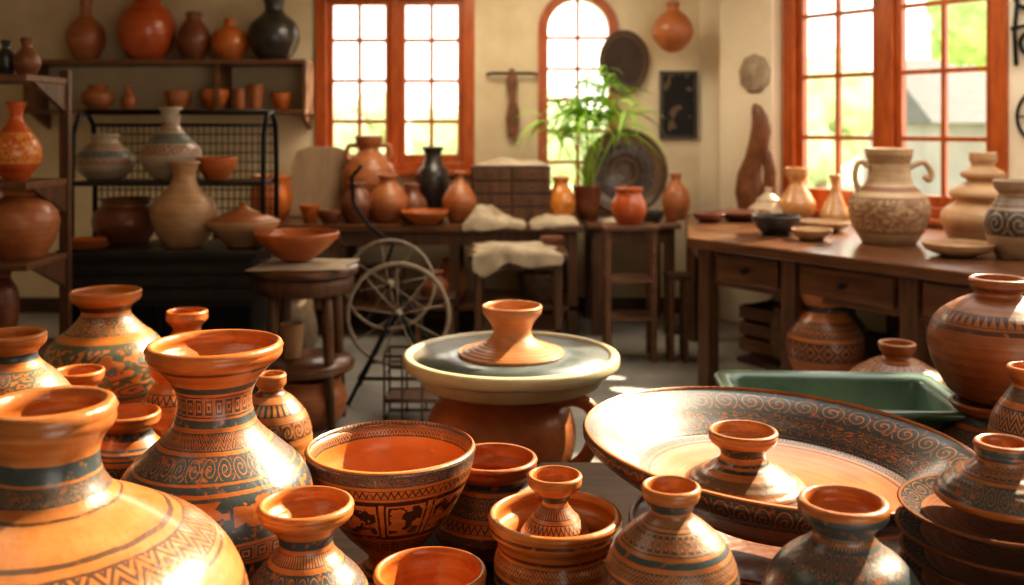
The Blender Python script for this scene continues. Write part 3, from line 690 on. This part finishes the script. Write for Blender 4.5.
def sh(name,label,cx,prof,mat,zs,Y=7.75,cat='vase'):
    return pot(name,label,cx,prof,mat,zs=zs,Y=Y,cat=cat,segs=40,group=G)
sh('bottle','terracotta bottle with narrow neck on mounted shelf',86,[(6,0),(5,8),(6,16),(16,27),(19,40),(15,52),(10,61)],TC,zt,cat='bottle')
sh('round_pot','large glossy red orange pot on mounted shelf',147,[(17,-12),(15,-4),(13,2),(24,14),(28,30),(24,48),(14,61)],TCR,zt,cat='pot')
sh('round_pot','brown two tone jar on mounted shelf',194,[(8,14),(7,19),(13,28),(17,40),(14,52),(9,61)],TCB,zt,cat='jar')
sh('round_pot','orange lidded jar on mounted shelf',230,[(6,20),(6,26),(15,32),(19,44),(15,55),(11,61)],TCO,zt,cat='jar')
sh('vase','large black vase on mounted shelf',274,[(13,-8),(10,2),(10,12),(22,24),(25,40),(19,54),(14,61)],TCD,zt)
zt=1.62
for a in ((98,'round_pot','brown round pot on lower mounted shelf',[(10,86),(9,89),(15,94),(15,102),(9,109)],TC,'pot'),
          (129,'bottle','small clay bottle on lower mounted shelf',[(3,86),(3,91),(7,97),(8,103),(6,109)],TC,'bottle'),
          (178,'cup','brown cup on lower mounted shelf',[(13,92),(12,100),(8,109)],TC,'bowl'),
          (215,'bowl','orange bowl on lower mounted shelf',[(14,91),(13,98),(7,109)],TCO,'bowl'),
          (240,'cup','small brown cup on lower mounted shelf',[(6,90),(6,100),(5,109)],TC,'cup'),
          (256,'cup','tall brown cup on lower mounted shelf',[(8,86),(7,98),(6,109)],TC,'cup'),
          (282,'bowl','orange small bowl on lower mounted shelf',[(11,94),(10,101),(6,109)],TCO,'bowl')):
    sh(a[1],a[2],a[0],a[3],a[4],zt,cat=a[5])
pot('painted_jar','cream round jar with rust and blue painting',105,[(14,136),(13,141),(20,148),(28,158),(27,168),(20,176),(14,180)],PATG,zs=1.21,segs=48,cat='jar')
pot('painted_vase','cream slim necked vase with rust and blue painting',171,[(11,109),(9,116),(9,126),(18,137),(28,148),(29,160),(22,172),(14,180)],PATG,zs=1.21,segs=48)
pot('bowl','orange bowl on raised black shelf',217,[(20,159),(18,168),(10,180)],TCO,zs=1.21,segs=48,cat='bowl')
pot('tan_vase','warm tan stoneware vase with narrow neck on counter',184,[(16,163),(13,169),(11,178),(18,190),(30,202),(32,216),(26,234),(18,246)],TCT,zs=.88,segs=56)
pot('round_pot','dark brown wide pot on counter',126,[(24,200),(23,205),(30,212),(32,224),(26,235),(20,242)],TCB,zs=.88,segs=48,cat='pot')
wb=pot('wide_bowl','wide tan bowl with conical lid on counter',243,[(36,222),(34,227),(24,236),(14,244)],TCT,zs=.88,Y=5.12,segs=56,cat='bowl')
lid=MB().lathe([(0,0),(.17,0),(.172,.008),(.12,.03),(.06,.055),(.02,.075),(.022,.09),(0,.1)],48).obj('conical_lid',TC,wb,True); lid.location=(0,0,.128)
for i in range(3):
    pot('small_plate','small orange saucers stacked on counter',86,[(22-i,245.5-i*3),(18,247.5-i*3),(10,249-i*3)],TCO,zs=.88+.0105*i,Y=5.03,segs=40,cat='plate',group='saucers on the counter',th=.004)
pot('wide_bowl','wide tan orange bowl on round stool',297,[(42,234),(40,239),(30,248),(15,259)],TCO,zs=.825,Y=5.02,segs=56,cat='bowl')
pot('pot','brown round terracotta pot on floor below stool',309,[(32,378),(33,384),(38,396),(34,414),(24,425)],TC,zs=.0,Y=5.0,segs=48,cat='pot')
pot('cup','dim stoneware cup on the stool shelf',292,[(12,325),(11,340),(9,358)],TCT,zs=.335,Y=5.0,segs=40,cat='cup')
def bb(name,label,cx,prof,mat,Y=7.4,cat='vase',**k): return pot(name,label,cx,prof,mat,zs=.80,Y=Y,cat=cat,segs=44,group='pots on the work bench',**k)
bb('round_pot','red brown pot with wide rim on bench',271,[(20,177),(19,184),(21,196),(19,210),(13,220)],TCO,cat='pot')
bb('jug','brown jug with handles on bench',369,[(14,137),(13,143),(10,150),(19,159),(27,174),(25,194),(15,217)],TC,Y=7.62,handles=[([(-11,146),(-20,146),(-22,156),(-18,164)],2.5),([(11,146),(20,146),(22,156),(18,164)],2.5)],cat='jug')
bb('small_vase','small orange brown vase on bench',357,[(9,184),(8,188),(14,196),(17,206),(10,221)],TCB,Y=7.2)
bb('small_vase','round brown vase on bench',388,[(10,176),(8,182),(18,194),(20,206),(12,221)],TC,Y=7.25)
bb('vase','dark brown slim vase on bench',433,[(11,148),(8,155),(10,163),(16,173),(16,190),(11,214)],TCD,Y=7.6)
bb('vase','round terracotta vase with narrow neck',460,[(5,173),(4,180),(13,190),(18,203),(11,221)],TC,Y=7.25)
bb('jar','brown jar with short neck on bench',412,[(8,185),(8,192),(14,200),(15,210),(10,221)],TCB,Y=7.35,cat='jar')
bb('tray_bowl','shallow orange bowl on bench',425,[(24,212),(22,216),(12,224)],TCO,Y=7.08,cat='bowl')
bb('small_bowl','small brown bowl on bench',330,[(13,211),(12,215),(7,222)],TCB,Y=7.15,cat='bowl')
bb('small_bowl','small orange bowl on bench',310,[(10,206),(9,211),(6,219)],TCO,Y=7.3,cat='bowl')
AMB=pottery('amber_vase',(.50,.23,.075),(.66,.36,.14),(),rough=.25,coat=.5)
AMO=pottery('amber_orange_vase',(.54,.18,.026),(.68,.27,.05),(),rough=.22,coat=.5)
bb('vase','amber glazed vase near plant',561,[(9,178),(7,184),(12,193),(15,204),(10,219)],AMO,Y=7.30)
pot('vase','glossy red brown vase on tall stand',629,[(14,189),(13,194),(17,203),(17,214),(11,224)],TCR,zs=.86,Y=6.47,segs=44)
bb('gourd_pot','brown gourd shaped pot on bench end',676,[(6,175),(5,181),(12,191),(14,204),(9,219)],TC,Y=7.4)
bb('small_bowl','small dark bowl on corner table',652,[(12,212),(11,216),(7,222)],TCD,Y=7.22,cat='bowl')
def store(x,y,z,lab,pr,mt,ct,nm):
    P=pr[::-1]; o=lathe_obj(nm,cr(P),[(r-.012,max(q,.012)) for r,q in cr(P)][::-1],mt,40); o.location=(x,y,z); link(o); tag(o,lab,ct)
for x,lab,pr,mt,ct in ((-1.55,'brown storage jar under the bench',[(.09,.26),(.08,.24),(.13,.17),(.12,.06),(.08,0)],TCB,'jar'),(-.95,'wicker basket under the bench',[(.17,.24),(.165,.2),(.15,.1),(.13,0)],basket_m,'basket'),(-.45,'terracotta storage jar under the bench',[(.07,.3),(.06,.27),(.12,.18),(.12,.06),(.08,0)],TC,'jar'),(.20,'wicker basket under the bench',[(.16,.2),(.155,.15),(.14,.08),(.12,0)],basket_m,'basket')):
    store(x,7.35,.22,lab,pr,mt,ct,'basket' if ct=='basket' else 'storage_jar')
for s,q,lab,pr,mt in ((.52,.75,'dark storage jar under the work table',[(.06,.30),(.05,.27),(.11,.18),(.11,.06),(.07,0)],TCD),(1.05,.55,'brown storage jar under the work table',[(.08,.26),(.07,.24),(.12,.16),(.11,.05),(.08,0)],TCB),(1.62,.5,'terracotta storage jar under the work table',[(.07,.24),(.06,.22),(.12,.14),(.10,.05),(.07,0)],TC)):
    p=TM@Vector((s,q,0)); store(p.x,p.y,.16,lab,pr,mt,'jar','storage_jar')
def sack(x,y,z,w,h,seed,lab):
    m=MB(); nu,nv=28,16
    for a in range(nv+1):
        t=a/nv
        rad=w*(.80*math.sin(math.pi*min(1,.22+t*.62))**.6) if t<.82 else w*(.42+.5*(t-.82)/.18*.5)
        if t==0: rad=w*.55
        for b in range(nu):
            ph=2*math.pi*b/nu; k=rad*(1+.14*noise.noise(Vector((math.cos(ph)*1.6,math.sin(ph)*1.6,t*3+seed))))
            m.v.append((k*math.cos(ph),k*math.sin(ph),h*t))
    for a in range(nv):
        for b in range(nu): m.f.append((a*nu+b,a*nu+(b+1)%nu,(a+1)*nu+(b+1)%nu,(a+1)*nu+b))
    m.f.append(tuple(reversed(range(nu)))); m.f.append(tuple(nv*nu+b for b in range(nu)))
    o=m.obj('clay_sack',sack_m,None,True); o.location=(x,y,z); tag(o,lab,'sack')
p=TM@Vector((.33,.45,0)); sack(p.x,p.y,.16,.11,.30,3,'burlap clay sack under the work table')
sack(-1.42,6.55,0,.17,.42,8,'burlap clay sack on floor by bench')
# display plate
sd=lathe_obj('display_plate',[(.1,0),(.2,.015),(.325,.045),(.33,.05)],[(.315,.05),(.28,.03),(.27,.022),(.2,.026),(.1,.03),(.09,.02),(.02,.022)],
   pottery('shield_glaze',(.15,.085,.045),(.26,.15,.08),[(3.82,3.95,'dgl',14,(.035,.02,.013)),(3.34,3.74,'dgl',5,(.03,.018,.012)),(3.755,3.81,'sol',1,(.025,.016,.01)),(3.04,3.27,'spi',4,(.03,.018,.012))],rough=.4,fine=1),72)
sd.location=(.865,7.70,1.14); sd.rotation_euler=(math.radians(82),0,0); link(sd); tag(sd,'large round dark carved plate leaning against wall','plate')
# plant
pt=empty('potted_plant',(.56,7.42,.80),'leafy green plant in brown pot on bench','plant')
MB().lathe([(0,0),(.07,0),(.09,.10),(.11,.24),(.12,.25),(.10,.25),(.085,.2),(0,.2)],36).obj('plant_pot',TCB,pt,True)
m=MB(); 
stems=[(-.30,.0,.74),(-.20,.0,.84),(-.10,-.05,.92),(.0,.05,1.0),(.08,-.08,1.08),(.15,.02,1.04),(.22,-.04,.92),(.30,-.08,.80),(-.02,-.1,.86)]
for q in range(170):
    sx,sy,szz=stems[q%9]; tt=random.uniform(.68,1)
    a=random.uniform(0,2*math.pi); ln=random.uniform(.22,.42)
    st=Vector((sx*tt,sy*tt,.22+(szz-.22)*tt))
    d=Vector((math.cos(a),math.sin(a)*.45,0)); up=random.uniform(.1,1.1); w=random.uniform(.009,.016)
    side=Vector((-d.y,d.x,random.uniform(-.7,.7))).normalized(); i=len(m.v)
    for k in range(8):
        t=k/7; p=st+d*ln*t+Vector((0,0,ln*(up*t-1.0*t*t*.9)))
        ww=w*math.sin(math.pi*min(.97,.12+t*.88))+.0008
        m.v+= [tuple(p-side*ww),tuple(p+side*ww+Vector((0,0,.003)))]
    for k in range(7): m.f.append((i+2*k,i+2*k+1,i+2*k+3,i+2*k+2))
for sx,sy,szz in stems:
    m.tube([(0,0,.2),(sx*.5,sy*.5,.22+(szz-.22)*.55),(sx,sy,szz)],.006,6)
m.obj('foliage',leaf_m,pt,True)
# ------------------------------------------------------------------ wall hangings
w1=empty('hanging_tool',(0,7.99,1.9),'carved wooden tool hanging from iron bar','wall tool')
MB().tube([(-.2,-.03,0),(-.16,-.05,.01),(.16,-.05,.01),(.2,-.03,0)],.012,8).obj('iron_bar',black_m,w1,True)
MB().prism([(-.03,-.5),(.05,-.49),(.06,-.3),(.03,-.2),(.045,-.05),(.02,.05),(-.02,.05),(-.045,-.06),(-.02,-.2),(-.05,-.35)],.03,.06,Matrix.Rotation(math.radians(90),4,'X')).obj('wooden_paddle',carve_m,w1,bevel=.008)
op=lathe_obj('oval_plate',[(.1,0),(.16,.01),(.2,.03)],[(.19,.03),(.15,.018),(.02,.015)],pottery('oval_dark',(.03,.016,.01),(.07,.035,.02),[(3.8,3.95,'spi',20,(.15,.08,.04))],rough=.6,coat=.05),60)
op.scale=(1,1.28,1); op.location=(.89,7.985,2.0); op.rotation_euler=(math.radians(90),0,0); link(op); tag(op,'oval dark wall plate hung beside arched window','plate')
pf=empty('picture_frame',(1.33,7.99,1.66),'dark framed picture of pale abstract shape','picture')
m=MB(); m.box(-.15,.15,-.03,0,-.27,-.24); m.box(-.15,.15,-.03,0,.24,.27); m.box(-.15,-.12,-.03,0,-.24,.24); m.box(.12,.15,-.03,0,-.24,.24); m.obj('frame',frame_dk,pf)
pic,ntp,bp,obp,_=newmat('picture_art'); q=noi(ntp,obp,9,1,.3); cc=mixc(ntp,q.gt(.6),(.012,.010,.009),(.14,.09,.055)); ntp.links.new(cc.s,bp.inputs['Base Color']); bp.inputs['Roughness'].default_value=.8
MB().box(-.12,.12,-.015,-.003,-.24,.24).obj('canvas',pic,pf)
hp=pot('hanging_pot','orange brown pot hanging from a cord',673,[(7,4),(6,10),(14,17),(20,28),(19,38),(11,48),(5,52)],TC,Y=7.7,segs=44)
MB().tube([(0,0,.30),(0,0,HH-hp.location.z)],.004,6).obj('cord',black_m,hp,True)
MB().tube([(-.035,0,.36),(-.025,0,.42),(0,0,.47),(.025,0,.42),(.035,0,.36)],.003,6).obj('cord_loop',black_m,hp,True)
def wp(s,z,off=0): return MRT@Vector((s,-off,z))
rl=empty('plaster_relief',wp(.66,1.88,.101),'small pale plaster relief plaque on wall','wall ornament',rot=math.atan2(D[1],D[0]))
MB().lathe([(0,0),(.14,0),(.15,.012),(.12,.03),(.09,.022),(.05,.05),(0,.06)],9).obj('plaque',mottled('relief',(.30,.22,.15),(.48,.38,.27),12,.7,bs=.8,bd=.01),rl,True).matrix_local=Matrix.Rotation(math.radians(90),4,'X')
cm=MB()
path=[(-.02,0,.0),(-.03,0,.06),(-.05,0,.16),(-.05,0,.27),(-.015,0,.38),(.03,0,.49),(.055,0,.60),(.04,0,.69),(.01,0,.755),(-.01,0,.785)]
cm.tube(path,[.10,.115,.12,.10,.075,.085,.085,.065,.045,.015],20)
cm.tube([(.09,0,.04),(.12,0,.16),(.13,0,.30),(.10,0,.42),(.06,0,.52)],[.05,.055,.05,.045,.02],14)
o=cm.obj('carved_sculpture',carve_m,None,True); o.scale=(1,.5,1); o.location=(1.745,7.18,.862); o.rotation_euler=(0,0,math.radians(-50)); tag(o,'tall curved rounded wood carving standing by window','sculpture')
io=empty('iron_ornament',wp(2.62,2.05,.02),'black wrought iron scroll ornament on wall','wall ornament',rot=math.atan2(D[1],D[0]))
m=MB()
def spiral(cx,cz,r0,turn,sgn=1): return [(cx+sgn*r0*(1-t/30)*math.cos(turn*t/30),-.01,cz+r0*(1-t/30)*math.sin(turn*t/30)) for t in range(28)]
m.tube(spiral(.02,.19,.11,9),.013,8); m.tube(spiral(.04,-.06,.10,-9),.013,8); m.tube(spiral(.16,.05,.09,8,-1),.012,8); m.tube([(-.05,-.01,-.2),(-.06,-.01,.0),(-.03,-.01,.3)],.013,8); m.tube([(-.08,-.01,.02),(.2,-.01,.05)],.011,8)
m.obj('scroll',black_m,io,True)
ro=empty('iron_ring',wp(2.74,1.55,.02),'black iron ring with crossed bars on wall','wall ornament',rot=math.atan2(D[1],D[0]))
m=MB(); m.tube([(.17*math.cos(a*math.pi/18),0,.17*math.sin(a*math.pi/18)) for a in range(36)],.01,8,closed=True)
for a in range(4):
    c,s=math.cos(a*math.pi/4),math.sin(a*math.pi/4); m.tube([(-.17*c,0,-.17*s),(.17*c,0,.17*s)],.006,6)
m.obj('ring',black_m,ro,True)
# ------------------------------------------------------------------ right table pots
def rp(name,label,cx,prof,mat,cat='vase',**k): return pot(name,label,cx,prof,mat,zs=.86,cat=cat,segs=56,**k)
PITM=pottery('pitcher_glaze',(.38,.24,.125),(.54,.37,.205),[(.84,.93,'spi',10,(.22,.10,.045)),(.12,.5,'gly',5,(.26,.13,.065)),(.55,.60,'sol',1,(.24,.10,.045))],rough=.5,coat=.15)
rp('pitcher','tan painted pitcher with two handles on table',889,[(23,150),(22,156),(20,164),(21,178),(25,186),(36,196),(39,210),(34,228),(25,243)],PITM,cat='pitcher',
   handles=[([(20,168),(34,162),(42,172),(40,180),(35,176)],3),([(-20,166),(-30,162),(-34,176),(-30,192)],3)])
rp('ringed_vase','tan stepped vase with stacked rings on table',983,[(13,154),(13,160),(11,166),(20,172),(20,177),(15,181),(29,189),(31,196),(25,201),(37,210),(40,220),(36,230),(32,240)],TCT)
rp('painted_jar','pale jar with dark scroll painting on table',1017,[(22,182),(21,188),(17,194),(22,204),(30,220),(27,242),(19,258)],
   pottery('jar_scroll',(.26,.16,.085),(.40,.26,.15),[(.3,.62,'dds',7,(.03,.024,.018)),(.66,.8,'zz2',12,(.06,.03,.018))],rough=.45),cat='jar')
rp('bottle','pale amber bottle near window',797,[(12,169),(11,175),(7,183),(12,192),(18,203),(17,212),(13,218)],AMB,cat='bottle')
rp('bottle','slim tapering pale amber bottle near window',835,[(6,176),(4,183),(5,192),(10,204),(15,215),(14,221)],AMB,cat='bottle')
rp('conical_jar','pale conical stacked jar on table',768,[(4,189),(4,193),(11,199),(12,202),(20,209),(21,213),(18,217)],TCW,cat='jar')
rp('bowl','dark bowl on table',776,[(24,217),(22,224),(13,234)],TCD,cat='bowl')
rp('plate','shallow brown dish on table',742,[(28,212),(24,216),(12,220)],TCB,cat='plate',th=.008)
rp('bowl','shallow dark bowl on table end',709,[(16,214),(14,218),(8,222)],TCB,cat='bowl',th=.008)
rp('plate','tan shallow dish on table',823,[(26,222),(22,227),(12,231)],TCT,cat='plate',th=.008)
rp('bowl','tan shallow bowl on table',812,[(20,230),(17,235),(10,240)],TCT,cat='bowl',th=.008)
rp('plate','wide tan plate on table beside pitcher',958,[(34,244),(30,250),(14,256)],TCT,cat='plate',th=.008)
pot('floor_vase','large brown orange patterned vase below table',825,[(24,293),(23,300),(19,309),(30,322),(38,340),(35,362),(25,386)],zs=.16,Y=5.15,segs=56,dec=dict(bands=[(306,312,'sol',1),(320,334,'zz2',16),(338,356,'dia',12)],c1=(.36,.11,.03),c2=(.5,.17,.045)))
# ------------------------------------------------------------------ light
w=bpy.data.worlds.new('sky'); scene.world=w; w.use_nodes=True; nt=w.node_tree
bg=nt.nodes['Background']; tc=nt.nodes.new('ShaderNodeTexCoord'); sp=nt.nodes.new('ShaderNodeSeparateXYZ'); nt.links.new(tc.outputs['Generated'],sp.inputs[0])
cc=mixc(nt,remap(nt,E(nt,sp.outputs[2]),0,.7),(1.0,.95,.84),(.98,.94,.87)); nt.links.new(cc.s,bg.inputs[0]); bg.inputs[1].default_value=2.8
sl=bpy.data.lights.new('sun','SUN'); sl.energy=13.5; sl.color=(1,.82,.56); sl.angle=math.radians(.8)
so=bpy.data.objects.new('sun',sl); COL.objects.link(so)
ts=Vector((.75,.66,math.tan(math.radians(35)))).normalized()
so.rotation_euler=ts.to_track_quat('Z','Y').to_euler(); so.location=(5,12,8)
for tx,ty,sz,sc in ((.72,5.62,6.6,.34),(.55,5.95,4.6,.3)):  # added spots standing in for patches of sun on the floor
    spl=bpy.data.lights.new('sun_patch_spot','SPOT'); spl.energy=2600; spl.color=(1,.88,.68); spl.spot_size=math.radians(sz); spl.spot_blend=.08; spl.shadow_soft_size=.01
    spo=bpy.data.objects.new('sun_patch_spot',spl); COL.objects.link(spo); spo.location=(.2,4.6,2.95); spo.scale=(1,sc,1)
    spo.rotation_euler=(Vector((.2,4.6,2.95))-Vector((tx,ty,0))).to_track_quat('Z','Y').to_euler()
for nm,loc,en,sz in (('fill_light',(-.2,6.6,2.93),34,1.2),('fill_light',(-1.6,2.2,2.93),7,1.2)):  # added area lights under the ceiling, only to raise the ambient level
    al=bpy.data.lights.new(nm,'AREA'); al.energy=en; al.size=sz; al.color=(1,.87,.67)
    ao=bpy.data.objects.new(nm,al); COL.objects.link(ao); ao.location=loc
# ------------------------------------------------------------------ camera
cd=bpy.data.cameras.new('camera'); cam=bpy.data.objects.new('camera',cd); COL.objects.link(cam)
cd.sensor_width=36; cd.lens=36*1000/1024; cd.shift_y=-(292.5-HY)/1024
cam.location=(0,0,ZC); cam.rotation_euler=(math.radians(90),0,0); cd.clip_start=.05; cd.clip_end=300
cd.dof.use_dof=True; cd.dof.focus_distance=2.15; cd.dof.aperture_fstop=2.6
scene.camera=cam
scene.view_settings.view_transform='Standard'
for lk in ('Medium High Contrast','High Contrast'):
    try:
        scene.view_settings.look=lk; break
    except Exception: pass
scene.view_settings.exposure=.12
